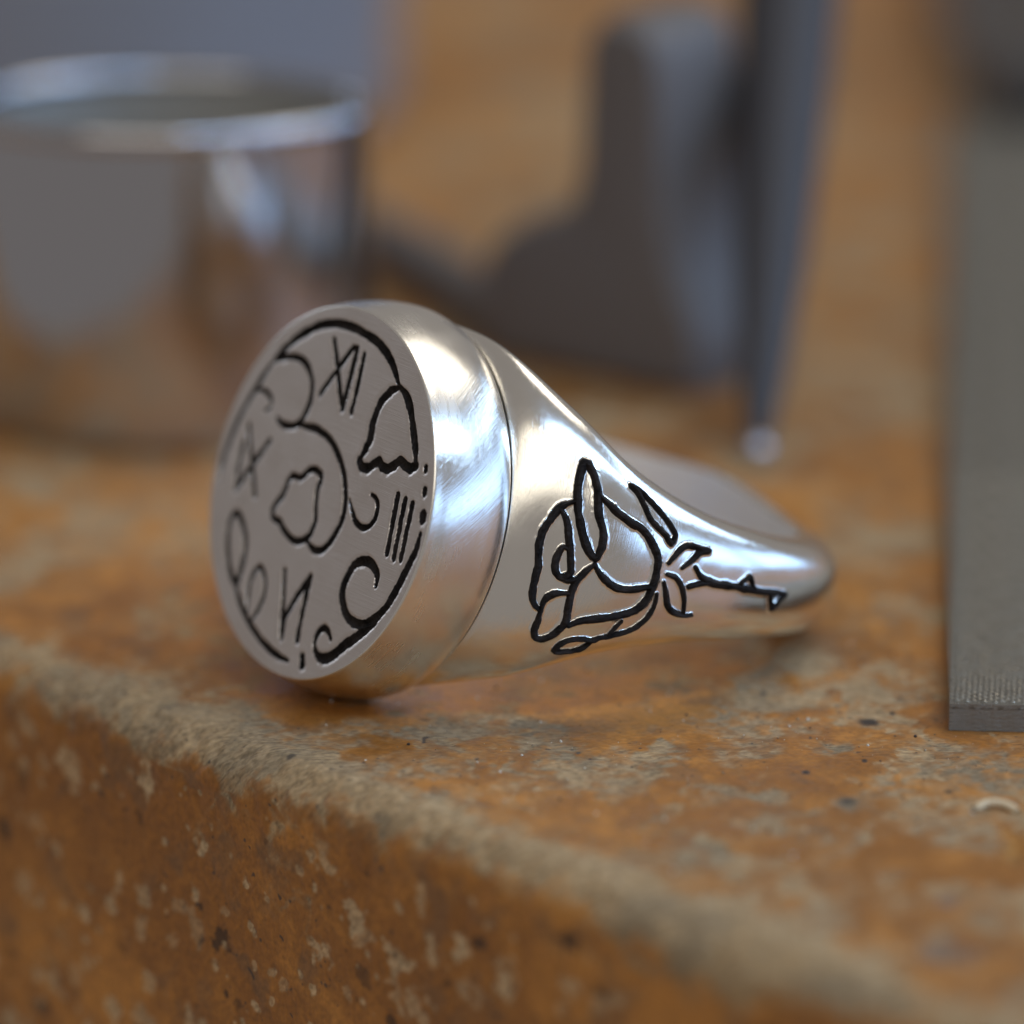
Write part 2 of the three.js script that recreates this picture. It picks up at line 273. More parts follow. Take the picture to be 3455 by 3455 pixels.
// ---------------------------------------------------------------- the signet ring (mm in its own axes: x towards the face, y along the finger hole, z across)
// engraved lines: motif, curved or not, half width, points. On the face: (y, z) from its centre. On the shank: (x, y, z)
const FACE_LINES = [
  ["rim_arc",1,0.15,[[4.74,-3.24],[5.15,-2.82],[5.53,-2.35],[5.82,-1.8],[6.02,-1.23],[6.13,-0.47],[6.2,0.28],[6.16,1.19],[6.05,1.86],[5.83,2.5],[5.51,3.09],[5.05,3.77],[4.52,4.35],[3.99,4.79]]],
  ["rim_arc",1,0.11,[[3.99,4.79],[3.47,5.16],[2.93,5.45],[2.38,5.73],[1.8,6.01],[1.15,6.25],[0.48,6.41],[-0.13,6.53],[-0.68,6.53],[-1.13,6.47]]],
  ["scroll",1,0.13,[[3.91,4.87],[4.09,4.61],[4.25,4.16],[4.38,3.63],[4.38,3.04],[4.16,2.54],[3.86,2.23],[3.49,2.04],[3.09,1.98],[2.61,2.06],[2.24,2.23],[1.99,2.53],[1.85,2.98],[1.85,3.42],[1.97,3.77]]],
  ["scroll",1,0.1,[[2.65,5.48],[2.75,5.26],[2.76,4.93],[2.66,4.59],[2.5,4.4],[2.25,4.37],[2.07,4.63]]],
  ["scroll",1,0.13,[[2.05,2.26],[2.13,1.64],[2.15,1.13],[2.06,0.52],[1.87,-0.07],[1.54,-0.57],[1.15,-1.02],[0.74,-1.33],[0.41,-1.53],[0.03,-1.68],[-0.4,-1.76],[-0.78,-1.7],[-1.23,-1.54],[-1.66,-1.29],[-1.99,-0.93],[-2.09,-0.54],[-2.01,-0.18],[-1.87,0.06]]],
  ["blossom_outline",1,0.12,[[0.5,0.17],[0.63,0.23],[0.72,0.52],[0.68,0.87],[0.53,1.09],[0.32,1.26],[0.2,1.46],[0.22,1.76],[0.14,1.99],[-0.07,2.12],[-0.35,2.16],[-0.67,2.26],[-0.92,2.45],[-1.21,2.62],[-1.46,2.62],[-1.6,2.41],[-1.62,2.07],[-1.8,1.77],[-1.95,1.41],[-2.06,1.0],[-2.02,0.58],[-1.85,0.22],[-1.65,0.01],[-1.38,-0.09],[-1.08,-0.13],[-0.7,-0.01],[-0.32,0.11],[0.11,0.2],[0.33,0.15],[0.5,0.17]]],
  ["numeral_twelve",0,0.12,[[5.5,1.41],[4.88,0.97],[4.23,0.58],[3.21,-0.1]]],
  ["numeral_twelve",0,0.11,[[3.43,1.45],[4.44,0.82],[5.51,0.12],[5.52,-0.12]]],
  ["numeral_twelve",0,0.13,[[5.52,-0.12],[4.39,-0.14],[3.22,-0.12]]],
  ["numeral_twelve",0,0.12,[[5.39,-0.65],[4.39,-0.71],[3.25,-0.71]]],
  ["bell_outline",1,0.17,[[4.75,-3.28],[4.54,-2.84],[4.19,-2.5],[3.85,-2.29],[3.51,-2.22],[3.1,-2.18],[2.66,-2.23],[2.19,-2.14],[1.92,-2.01],[1.67,-1.91]]],
  ["bell_outline",0,0.17,[[1.67,-1.91],[1.48,-2.16],[1.52,-2.5],[1.74,-2.83],[1.94,-3.1],[1.77,-3.38],[1.77,-3.73],[1.99,-4.06],[2.22,-4.31],[2.14,-4.66],[2.09,-5.06],[2.27,-5.33]]],
  ["bell_outline",1,0.16,[[2.28,-5.34],[2.83,-5.06],[3.33,-4.75],[3.78,-4.45],[4.16,-4.18],[4.49,-3.84],[4.67,-3.48],[4.76,-3.24]]],
  ["dot",0,0.11,[[2.36,-5.94],[2.27,-5.97]]],
  ["dot",0,0.13,[[1.57,-6.21],[1.44,-6.25]]],
  ["dot",0,0.18,[[0.7,-6.46],[0.53,-6.5]]],
  ["dot",0,0.17,[[-6.0,-1.35],[-6.26,-1.46]]],
  ["scroll",1,0.11,[[0.17,-1.91],[-0.13,-2.18],[-0.42,-2.48],[-0.59,-2.9],[-0.56,-3.25],[-0.35,-3.54],[-0.0,-3.71],[0.35,-3.67],[0.59,-3.46],[0.67,-3.14]]],
  ["numeral_three",0,0.125,[[1.03,-4.71],[-1.11,-4.9]]],
  ["numeral_three",0,0.125,[[0.98,-5.21],[-1.18,-5.36]]],
  ["numeral_three",0,0.125,[[0.93,-5.69],[-1.11,-5.79]]],
  ["scroll",1,0.16,[[0.02,-6.58],[-0.26,-6.57],[-0.59,-6.54],[-0.98,-6.43],[-1.42,-6.27],[-1.95,-6.08],[-2.45,-5.87],[-2.91,-5.65],[-3.37,-5.29],[-3.69,-4.93],[-3.92,-4.46],[-3.99,-4.0],[-3.9,-3.54],[-3.67,-3.19],[-3.3,-2.89],[-3.0,-2.8],[-2.66,-2.83],[-2.3,-2.96],[-1.94,-3.2],[-1.73,-3.6],[-1.69,-4.01],[-1.83,-4.42],[-2.07,-4.68],[-2.39,-4.71]]],
  ["scroll",1,0.19,[[-3.65,-5.19],[-4.05,-4.73],[-4.51,-4.22],[-4.93,-3.69],[-5.41,-3.19],[-5.68,-2.73],[-5.69,-2.3],[-5.52,-2.0]]],
  ["scroll",1,0.13,[[-5.54,-2.01],[-5.24,-1.89],[-4.89,-1.96],[-4.64,-2.21],[-4.68,-2.55],[-4.91,-2.83]]],
  ["numeral_six",0,0.12,[[-3.28,0.99],[-4.17,0.69],[-5.65,0.22]]],
  ["numeral_six",0,0.12,[[-5.64,0.2],[-4.95,0.32],[-3.97,-0.11],[-3.07,-0.67]]],
  ["numeral_six",0,0.13,[[-3.09,-0.66],[-4.03,-0.69],[-5.47,-0.78]]],
  ["scroll",1,0.12,[[-4.54,3.77],[-4.24,4.24],[-3.73,4.69],[-3.09,5.01],[-2.54,5.14],[-2.12,5.06],[-1.97,4.83],[-2.16,4.44],[-2.52,4.05],[-2.97,3.82],[-3.53,3.73],[-4.08,3.75],[-4.5,3.78]]],
  ["scroll",1,0.12,[[-4.46,3.92],[-4.89,3.48],[-5.23,3.03],[-5.56,2.51],[-5.83,1.95],[-6.08,1.32],[-6.24,0.66],[-6.32,0.04],[-6.33,-0.55]]],
  ["scroll",1,0.1,[[-5.43,2.68],[-5.04,2.77],[-4.65,2.89],[-4.21,2.95],[-3.77,2.84],[-3.5,2.59],[-3.66,2.26],[-4.01,2.0],[-4.49,1.93],[-4.97,2.02],[-5.41,2.24],[-5.63,2.37]]],
  ["numeral_nine",0,0.11,[[1.28,5.44],[0.2,4.75],[-1.08,3.99]]],
  ["numeral_nine",0,0.11,[[1.07,3.88],[0.04,4.57],[-1.17,5.32]]],
  ["numeral_nine",0,0.11,[[0.62,5.49],[-0.14,5.5],[-1.17,5.32]]],
];
const ROSE_LINES = [
  ["petal_outline",1,0.14,[[6.8,2.34,-8.45],[7.18,2.04,-8.22],[7.42,1.53,-8.1],[7.58,0.98,-8.02],[7.59,0.37,-8.04],[7.49,-0.19,-8.12],[7.45,-0.8,-8.12],[7.42,-1.32,-8.1],[7.24,-1.69,-8.18],[7.01,-1.84,-8.33]]],
  ["petal_outline",1,0.14,[[7.02,-1.79,-8.33],[7.01,-1.36,-8.41],[6.81,-1.11,-8.59],[6.4,-0.96,-8.88]]],
  ["petal_outline",1,0.13,[[7.03,-1.68,-8.35],[6.99,-2.13,-8.27],[6.95,-2.61,-8.16],[6.79,-2.88,-8.18],[6.53,-2.79,-8.39],[6.3,-2.4,-8.68],[6.19,-2.05,-8.84],[6.25,-1.66,-8.89],[6.31,-1.21,-8.91],[6.31,-0.63,-8.96],[6.17,-0.24,-9.06],[6.01,0.06,-9.16],[5.86,0.27,-9.24]]],
  ["petal_outline",1,0.13,[[7.21,1.98,-8.2],[6.99,1.67,-8.42],[6.83,1.12,-8.59],[6.69,0.58,-8.72],[6.57,0.09,-8.81],[6.53,-0.24,-8.83],[6.73,-0.44,-8.69],[6.95,-0.32,-8.54],[7.03,-0.01,-8.48],[7.01,0.34,-8.49],[6.9,0.64,-8.57],[6.73,0.61,-8.69]]],
  ["petal_outline",1,0.12,[[6.81,-0.49,-8.63],[6.53,-0.52,-8.83],[6.25,-0.33,-9.01],[6.13,-0.15,-9.09]]],
  ["petal_outline",1,0.15,[[6.6,3.77,-8.15],[6.72,3.3,-8.25],[6.75,2.74,-8.39],[6.7,2.17,-8.55],[6.56,1.64,-8.73],[6.35,1.12,-8.91],[6.09,0.66,-9.1],[5.87,0.53,-9.23],[5.75,0.96,-9.28],[5.81,1.55,-9.2],[6.02,2.05,-9.01],[6.09,2.55,-8.87],[6.16,3.04,-8.7],[6.3,3.48,-8.46],[6.47,3.75,-8.24],[6.6,3.77,-8.15]]],
  ["petal_outline",1,0.15,[[6.05,2.75,-8.84],[5.56,2.4,-9.19],[5.04,2.1,-9.5],[4.51,1.89,-9.75],[4.08,1.51,-9.97],[3.78,0.98,-10.13],[3.7,0.4,-10.18],[3.76,-0.29,-10.16],[3.91,-0.79,-10.08],[4.24,-1.16,-9.92],[4.73,-1.43,-9.69],[5.23,-1.63,-9.43],[5.71,-1.84,-9.16],[6.07,-2.14,-8.89]]],
  ["petal_outline",1,0.14,[[3.74,-0.05,-10.17],[4.02,-0.17,-10.07],[4.48,-0.33,-9.9],[4.97,-0.38,-9.69],[5.36,-0.2,-9.51],[5.67,0.06,-9.34],[5.83,0.27,-9.26]]],
  ["leaf_outline",1,0.1,[[3.5,-0.3,-10.24],[3.47,-0.77,-10.22],[3.6,-1.27,-10.09],[3.92,-1.75,-9.86],[4.39,-2.06,-9.6],[4.81,-2.28,-9.38],[5.12,-2.47,-9.2],[5.44,-2.5,-9.07],[5.85,-2.67,-8.82],[6.08,-3.03,-8.54],[6.08,-3.2,-8.45],[5.64,-3.08,-8.69],[5.3,-2.87,-8.92],[5.15,-2.63,-9.1],[5.09,-2.42,-9.23]]],
  ["leaf_outline",1,0.09,[[4.42,-1.52,-9.78],[4.54,-1.81,-9.66],[4.66,-2.14,-9.49]]],
  ["leaf_outline",1,0.11,[[4.96,3.31,-9.07],[4.6,3.17,-9.22],[4.19,2.88,-9.48],[3.74,2.52,-9.77],[3.39,2.16,-9.99],[3.22,1.92,-10.11],[3.37,1.62,-10.16],[3.59,1.83,-10.05],[3.88,2.04,-9.91],[4.24,2.32,-9.72],[4.49,2.73,-9.49],[4.71,3.12,-9.24],[4.94,3.29,-9.09]]],
  ["leaf_outline",1,0.12,[[3.33,0.9,-10.27],[3.11,1.25,-10.28],[2.83,1.58,-10.28],[2.51,1.67,-10.32],[2.16,1.62,-10.38],[1.77,1.59,-10.43],[2.14,1.48,-10.42],[2.38,1.22,-10.44],[2.77,0.82,-10.41]]],
  ["stem_outline",1,0.15,[[2.24,0.92,-10.5],[1.97,0.65,-10.56],[1.53,0.49,-10.63],[0.77,0.46,-10.68],[0.01,0.46,-10.67],[-0.83,0.42,-10.61],[-1.51,0.42,-10.5],[-2.31,0.45,-10.31]]],
  ["stem_outline",0,0.1,[[0.15,0.61,-10.67],[-0.25,0.93,-10.62],[-0.56,0.48,-10.63]]],
  ["stem_outline",0,0.11,[[2.34,0.19,-10.52],[2.0,0.33,-10.57],[1.65,0.44,-10.62]]],
  ["stem_outline",0,0.1,[[-2.37,0.45,-10.3],[-1.76,-0.19,-10.45],[-1.49,0.31,-10.51]]],
  ["leaf_outline",1,0.12,[[3.3,0.48,-10.3],[2.93,0.42,-10.39],[2.62,0.13,-10.46],[2.41,-0.3,-10.5],[2.29,-0.75,-10.48]]],
  ["leaf_outline",1,0.12,[[3.34,0.16,-10.29],[3.15,-0.24,-10.34],[2.93,-0.67,-10.36],[2.64,-0.85,-10.4],[2.2,-0.89,-10.47],[1.93,-0.81,-10.52]]],
];
const RING = { Ri: 8.5, depth: 3.4, shear: 0.01 };
const CONTACT = new THREE.Vector3(...[9.6000, -7.4600, -0.0000]);
function hermite(xs, ys) {
  const n = xs.length, m = ys.map((_, i) => { if (!i) return (ys[1] - ys[0]) / (xs[1] - xs[0]); if (i === n - 1) return (ys[i] - ys[i - 1]) / (xs[i] - xs[i - 1]); const h1 = xs[i] - xs[i - 1], h2 = xs[i + 1] - xs[i]; return (h1 * h1 * (ys[i + 1] - ys[i]) + h2 * h2 * (ys[i] - ys[i - 1])) / (h1 * h2 * (h1 + h2)); });
  return (x) => { let i = 0; while (i < n - 2 && x > xs[i + 1]) i++; const h = xs[i + 1] - xs[i], t = (x - xs[i]) / h, t2 = t * t, t3 = t2 * t; return (2 * t3 - 3 * t2 + 1) * ys[i] + (t3 - 2 * t2 + t) * h * m[i] + (3 * t2 - 2 * t3) * ys[i + 1] + (t3 - t2) * h * m[i + 1]; };
}
const rad = Math.PI / 180;
const halfWidth = hermite([0, 20, 40, 60, 80, 100, 130, 180].map((a) => a * rad), [7.16, 6.96, 5.62, 3.84, 2.76, 2.25, 1.9, 1.95]);
const lower = hermite([0, 20, 40, 60, 80, 100, 130, 180].map((a) => a * rad), [0.1, 0.9, 0.75, 0.6, 0.45, 0.4, 0.3, 0]);
const raise = (th) => 0.8 * sstep(165 * rad, 200 * rad, th) * (1 - sstep(270 * rad, 330 * rad, th));   // the far side of the band stands a little taller; th over the full turn
const outerRadius = hermite([0, 39, 60, 90, 120, 180].map((a) => a * rad), [11.75, 11.13, 10.92, 10.68, 10.45, 10.4]);
const qq = (a) => 0.5 * (a + Math.sqrt(a * a + 35 * 35));
function lean(th) { const a = th / rad - 90; return (90 + (qq(a) - qq(-90)) / (qq(90) - qq(-90)) * 90) * rad; }
const sections = new Map();
function section(th) {
  const cx = RING.Ri * Math.cos(th), cz = RING.Ri * Math.sin(th), b = lean(th), dx = Math.cos(b), dz = Math.sin(b);
  let lo = 0, hi = 12;
  for (let k = 0; k < 40; k++) { const m = (lo + hi) / 2, x = cx + dx * m, z = cz + dz * m; if (Math.hypot(x, z) > outerRadius(clamp(Math.atan2(z, x), 0, Math.PI))) hi = m; else lo = m; }
  return { cx, cz, dx: dx * lo, dz: dz * lo, h: halfWidth(th), th, ex: 2 / (2 + 0.6 * sstep(12 * rad, 65 * rad, th)), l: halfWidth(th) - lower(th) };
}
function shankPoint(sec, ph, side) {                    // side -1: the rose side
  const c = Math.pow(Math.max(0, Math.cos(ph)), sec.ex), sn = Math.sign(ph) * Math.pow(Math.abs(Math.sin(ph)), sec.ex), x = sec.cx + sec.dx * c, z = sec.cz + sec.dz * c;
  return [x, (ph < 0 ? sec.l : sec.h + raise(side < 0 ? sec.th : 2 * Math.PI - sec.th)) * sn + RING.shear * (RING.Ri - x), side * z];
}
function buildLines(list, dims) {                       // -> segments in 3-D with their motif, hashed into cells
  const segs = [], motifs = [], byName = new Map(), one = new Set(['scroll', 'dot', 'petal_outline', 'leaf_outline']);
  for (const [name, curved, hw, pts] of list) {
    let id = one.has(name) ? undefined : byName.get(name);
    if (id === undefined) { id = motifs.length; motifs.push(name); byName.set(name, id); }
    let P = pts.map((p) => dims === 2 ? new THREE.Vector3(0, p[0], p[1]) : new THREE.Vector3(...p));
    if (curved && P.length > 2) P = new THREE.CatmullRomCurve3(P, false, 'centripetal').getPoints(P.length * 5);
    const len = [0]; for (let k = 1; k < P.length; k++) len.push(len[k - 1] + P[k].distanceTo(P[k - 1])); const all = len[len.length - 1], closed = P[0].distanceTo(P[P.length - 1]) < 0.3;
    for (let k = 0; k + 1 < P.length; k++) { const e = Math.min((len[k] + len[k + 1]) / 2, all - (len[k] + len[k + 1]) / 2); segs.push({ a: P[k], b: P[k + 1], hw: hw * (dims === 2 ? 1.02 : 0.95) * (closed || name === 'dot' || !curved ? 1 : 0.58 + 0.42 * sstep(0, 0.8, e)), id }); }
  }
  const cell = 0.6, cells = new Map();
  for (const s of segs) {
    const r = s.hw * 2.2, lo = s.a.clone().min(s.b).subScalar(r), hi = s.a.clone().max(s.b).addScalar(r);
    for (let i = Math.floor(lo.x / cell); i <= Math.floor(hi.x / cell); i++) for (let j = Math.floor(lo.y / cell); j <= Math.floor(hi.y / cell); j++) for (let k = Math.floor(lo.z / cell); k <= Math.floor(hi.z / cell); k++) { const key = i * 1e6 + j * 1e3 + k; if (!cells.has(key)) cells.set(key, []); cells.get(key).push(s); }
  }
  return { motifs, at(x, y, z) {                        // [distance over half width, motif]
    const list = cells.get(Math.floor(x / cell) * 1e6 + Math.floor(y / cell) * 1e3 + Math.floor(z / cell)); if (!list) return null;
    let best = 9, id = -1;
    for (const s of list) {
      const ux = s.b.x - s.a.x, uy = s.b.y - s.a.y, uz = s.b.z - s.a.z, px = x - s.a.x, py = y - s.a.y, pz = z - s.a.z;
      const t = clamp((ux * px + uy * py + uz * pz) / (ux * ux + uy * uy + uz * uz + 1e-9));
      const d = Math.hypot(px - ux * t, py - uy * t, pz - uz * t) / s.hw; if (d < best) { best = d; id = s.id; }
    }
    return [best, id];
  } };
}
function wobble(x, y, z) { return 1 + 0.5 * (fbm(x * 3.1 + z * 2.3 + 50, y * 3.1 - z * 1.7 + 50, 301, 3) - 0.5) + 0.12 * (noise(x * 13 + z * 9, y * 13 - z * 8, 305) - 0.5); }
const CUT = 0.2;
const groove = (d, lip) => CUT * (1 - sstep(0.25, 1.22, d)) + lip * Math.exp(-(((d - 1.1) / 0.42) ** 2));   // V cut, its lips softened by polishing
const signet = thing('signet_ring', 'silver signet ring with engraved clock face and rose, lying on the bench', 'ring');
{
  const X = new THREE.Vector3(-0.78259072, 0.2923717, 0.54961223), Y = new THREE.Vector3(0.23925503, 0.95630476, -0.16803332), Z = new THREE.Vector3().crossVectors(X, Y);
  signet.quaternion.setFromRotationMatrix(new THREE.Matrix4().makeBasis(X, Y, Z));
}
const settle = (g) => { g.translate(-CONTACT.x, -CONTACT.y, -CONTACT.z); return mmGeo(g); };
function engrave(pos, idx, uv, lines, lip) {         // lowers the vertices of a grid along its normals; returns one geometry for the metal and one for each motif
  const base = indexed(pos, idx, uv), nor = base.attributes.normal.array, n = pos.length / 3, dist = new Float32Array(n).fill(9), who = new Int16Array(n).fill(-1);
  for (let k = 0; k < n; k++) {
    const x = pos[3 * k], y = pos[3 * k + 1], z = pos[3 * k + 2], q = lines.at(x, y, z); if (!q) continue;
    const d = q[0] / wobble(x, y, z); dist[k] = d; who[k] = q[1];
  }
  const out = new Float32Array(pos);
  for (let k = 0; k < n; k++) if (dist[k] < 2.2) { const h = groove(dist[k], lip) * (0.85 + 0.3 * noise(pos[3 * k + 1] * 9 + 30, pos[3 * k + 2] * 9 + 30, 311)); for (let a = 0; a < 3; a++) out[3 * k + a] -= nor[3 * k + a] * h; }
  const full = indexed(out, idx, uv), metal = [], cut = lines.motifs.map(() => []);
  for (let k = 0; k < idx.length; k += 3) {
    const a = idx[k], b = idx[k + 1], c = idx[k + 2], m = (dist[a] + dist[b] + dist[c]) / 3;
    if (m < 1.12 && who[a] >= 0) cut[who[a]].push(a, b, c); else metal.push(a, b, c);
  }
  const part = (list) => {                              // compact copy that keeps the shared normals
    const map = new Map(), P = [], U = [], N = [], I = [], fn = full.attributes.normal.array;
    for (const v of list) { let q = map.get(v); if (q === undefined) { q = map.size; map.set(v, q); P.push(out[3 * v], out[3 * v + 1], out[3 * v + 2]); U.push(uv[2 * v], uv[2 * v + 1]); N.push(fn[3 * v], fn[3 * v + 1], fn[3 * v + 2]); } I.push(q); }
    return indexed(P, I, U, new Float32Array(N));
  };
  return { metal: part(metal), cut: cut.map((c, i) => [lines.motifs[i], c.length ? part(c) : null]) };
}
const MOTIF_LABEL = { numeral_twelve: 'blackened engraved numeral XII', numeral_three: 'blackened engraved numeral III', numeral_six: 'blackened engraved numeral VI', numeral_nine: 'blackened engraved numeral IX', bell_outline: 'blackened engraved outline of a bell shaped flower', blossom_outline: 'blackened engraved wavy blossom outline', rim_arc: 'blackened engraved arc round the rim', stem_outline: 'blackened engraved thorny stem' };
// the face plate
const FX = RING.Ri + RING.depth, RP = 6.93;
{
  const N = 460, pos = new Float32Array((N + 1) * (N + 1) * 3), uv = new Float32Array((N + 1) * (N + 1) * 2), idx = [];
  for (let j = 0; j <= N; j++) for (let i = 0; i <= N; i++) {
    const a = 2 * i / N - 1, b = 2 * j / N - 1; let r, f;
    if (a === 0 && b === 0) { r = 0; f = 0; } else if (Math.abs(a) > Math.abs(b)) { r = a; f = Math.PI / 4 * (b / a); } else { r = b; f = Math.PI / 2 - Math.PI / 4 * (a / b); }
    const y = RP * r * Math.sin(f), z = RP * r * Math.cos(f), k = j * (N + 1) + i, rr = Math.hypot(y, z);
    const flat = 1 - sstep(RP - 0.6, RP - 0.05, rr);
    pos.set([FX + flat * 0.02 * (fbm(y * 0.5 + 20, z * 0.5, 331, 3) - 0.5), y, z], k * 3); uv.set([y / 8, z / 8], k * 2);
    if (i < N && j < N) { const q = k, w = k + 1, e = k + N + 1, d = e + 1; idx.push(q, e, w, w, e, d); }
  }
  // normals must point to +x
  { const a = idx[0] * 3, b = idx[1] * 3, c = idx[2] * 3; const y1 = pos[b + 1] - pos[a + 1], z1 = pos[b + 2] - pos[a + 2], y2 = pos[c + 1] - pos[a + 1], z2 = pos[c + 2] - pos[a + 2]; if (y1 * z2 - z1 * y2 < 0) for (let k = 0; k < idx.length; k += 3) { const t = idx[k]; idx[k] = idx[k + 1]; idx[k + 1] = t; } }
  // local centre: lines are given from the face's centre, x = 0
  const L = buildLines(FACE_LINES, 2), shifted = { motifs: L.motifs, at: (x, y, z) => L.at(0, y, z) };
  const e = engrave(pos, Uint32Array.from(idx), uv, shifted, 0.03);
  const plate = mesh('face_plate', settle(e.metal), plateMat, signet); plate.userData.label = 'brushed grey flat clock face of the ring';
  for (const [name, g] of e.cut) if (g) { const m = mesh('engraved_' + name, settle(g), oxideMat, plate); if (MOTIF_LABEL[name]) m.userData.label = MOTIF_LABEL[name]; }
}
// the bezel: a low polished drum with softly bulging sides
{
  const prof = [[0, RP], [0.012, 6.955], [0.04, 6.985], [0.1, 7.005], [0.3, 7.065], [0.6, 7.17], [1.0, 7.285], [1.5, 7.385], [2.0, 7.445], [2.4, 7.46], [2.8, 7.425], [3.08, 7.355], [3.22, 7.295], [3.265, 7.26], [3.285, 7.22], [3.295, 7.1], [3.305, 6.4]];
  const pts = []; const f = hermite(prof.map((p) => p[0]), prof.map((p) => p[1]));
  for (const [d, r] of prof.slice(0, 4)) pts.push([d, r]); for (let d = 0.15; d < 3.2; d += 0.06) pts.push([d, f(d)]); for (const [d, r] of prof.slice(12)) pts.push([d, r]);
  const M = 720, pos = [], uv = [], idx = [];
  pts.forEach(([d, r], j) => { for (let i = 0; i <= M; i++) { const a = (i % M) / M * 2 * Math.PI, w = sstep(0.1, 0.6, d) * (1 - sstep(2.9, 3.15, d)), q = r + w * 0.03 * (fbm(Math.cos(a) * 2.6 + 9, Math.sin(a) * 2.6 + d * 0.5, 341, 3) - 0.5); pos.push(FX - d, q * Math.cos(a), q * Math.sin(a)); uv.push(i / M * 44 / 8, d / 8); } });
  for (let j = 0; j + 1 < pts.length; j++) for (let i = 0; i < M; i++) { const a = j * (M + 1) + i, b = a + 1, c = a + M + 1, d = c + 1; idx.push(a, c, b, b, c, d); }
  const g = indexed(pos, idx, uv);
  const nn = g.attributes.normal, mid = (20 * (M + 1) + 5); if (nn.getY(mid) * pos[mid * 3 + 1] + nn.getZ(mid) * pos[mid * 3 + 2] < 0) { for (let k = 0; k < idx.length; k += 3) { const t = idx[k]; idx[k] = idx[k + 1]; idx[k + 1] = t; } }
  mesh('bezel', settle(indexed(pos, idx, uv)), bezelMat, signet).userData.label = 'polished bulging drum carrying the clock face';
}
// the shank: shoulders that taper from the drum into a narrow band
{
  const arm = (side, T, P) => {
    const nt = T.length, np = P.length, pos = new Float32Array(nt * np * 3), uv = new Float32Array(nt * np * 2), idx = [];
    T.forEach((th, i) => { const sec = section(th); P.forEach((ph, j) => {
      const p = shankPoint(sec, ph, side), k = i * np + j, w = 0.03 * (fbm(p[0] * 0.45 + 30, p[1] * 0.5 + p[2] * 0.3 + 30, 351, 3) - 0.5) * Math.cos(ph);
      pos.set([p[0], p[1], p[2] + side * w], k * 3); uv.set([th * 10 / 8, ph * (sec.h + 1) / 8], k * 2);
      if (i + 1 < nt && j + 1 < np) { const a = k, b = k + 1, c = k + np, d = c + 1; if (side < 0) idx.push(a, c, b, b, c, d); else idx.push(a, b, c, b, d, c); }
    }); });
    return { pos, uv, idx: Uint32Array.from(idx) };
  };
  const range = (...spans) => { const v = []; for (const [a, b, n] of spans) for (let k = 0; k < n; k++) v.push(lerp(a, b, k / n)); v.push(spans[spans.length - 1][1]); return v; };
  const TN = range([0.5 * rad, 20 * rad, 30], [20 * rad, 108 * rad, 560], [108 * rad, 180 * rad, 90]), PN = range([-90 * rad, -55 * rad, 50], [-55 * rad, 60 * rad, 360], [60 * rad, 90 * rad, 44]);
  const TF = range([0.5 * rad, 180 * rad, 160]), PF = range([-90 * rad, 90 * rad, 70]);
  const near = arm(-1, TN, PN), far = arm(1, TF, PF);
  const flip = (o) => { const k = Math.floor(o.idx.length / 6) * 3, a = o.idx[k] * 3, b = o.idx[k + 1] * 3, c = o.idx[k + 2] * 3, P = o.pos; const u = new THREE.Vector3(P[b] - P[a], P[b + 1] - P[a + 1], P[b + 2] - P[a + 2]), v = new THREE.Vector3(P[c] - P[a], P[c + 1] - P[a + 1], P[c + 2] - P[a + 2]); if (u.cross(v).dot(new THREE.Vector3(P[a], 0, P[a + 2])) < 0) for (let i = 0; i < o.idx.length; i += 3) { const t = o.idx[i]; o.idx[i] = o.idx[i + 1]; o.idx[i + 1] = t; } };
  flip(near); flip(far);
  const e = engrave(near.pos, near.idx, near.uv, buildLines(ROSE_LINES, 3), 0.016);
  // the finger hole's wall
  const ip = [], iu = [], ii = [], NI = 360, NJ = 12;
  for (let i = 0; i <= NI; i++) for (let j = 0; j <= NJ; j++) { const th = i / NI * 2 * Math.PI, a = th > Math.PI ? 2 * Math.PI - th : th, h = halfWidth(a), x = RING.Ri * Math.cos(th), q = 2 * j / NJ - 1; ip.push(x, (q < 0 ? h - lower(a) : h + raise(2 * Math.PI - th)) * q + RING.shear * (RING.Ri - x), RING.Ri * Math.sin(th)); iu.push(th * 8.5 / 8, h * q / 8); if (i < NI && j < NJ) { const k = i * (NJ + 1) + j; ii.push(k, k + 1, k + NJ + 1, k + 1, k + NJ + 2, k + NJ + 1); } }
  { const o = { pos: ip, idx: ii }; const a = 0, u = new THREE.Vector3(ip[3 * ii[1]] - ip[0], ip[3 * ii[1] + 1] - ip[1], ip[3 * ii[1] + 2] - ip[2]), v = new THREE.Vector3(ip[3 * ii[2]] - ip[0], ip[3 * ii[2] + 1] - ip[1], ip[3 * ii[2] + 2] - ip[2]); if (u.cross(v).x > 0) for (let i = 0; i < ii.length; i += 3) { const t = ii[i]; ii[i] = ii[i + 1]; ii[i + 1] = t; } }
  const shank = mesh('shank', settle(mergeGeometries([e.metal, indexed(far.pos, far.idx, far.uv)])), shankMat, signet); shank.userData.label = 'polished tapering band with a rose engraved on its shoulder';
  mesh('finger_hole_wall', settle(indexed(ip, ii, iu)), new THREE.MeshPhysicalMaterial({ color: SILVER, metalness: 1, roughness: 0.6, roughnessMap: turned(satin, 1, 0.2) }), signet);
  for (const [name, g] of e.cut) if (g) { const m = mesh('engraved_' + name, settle(g), oxideMat, shank); if (MOTIF_LABEL[name]) m.userData.label = MOTIF_LABEL[name]; }
}

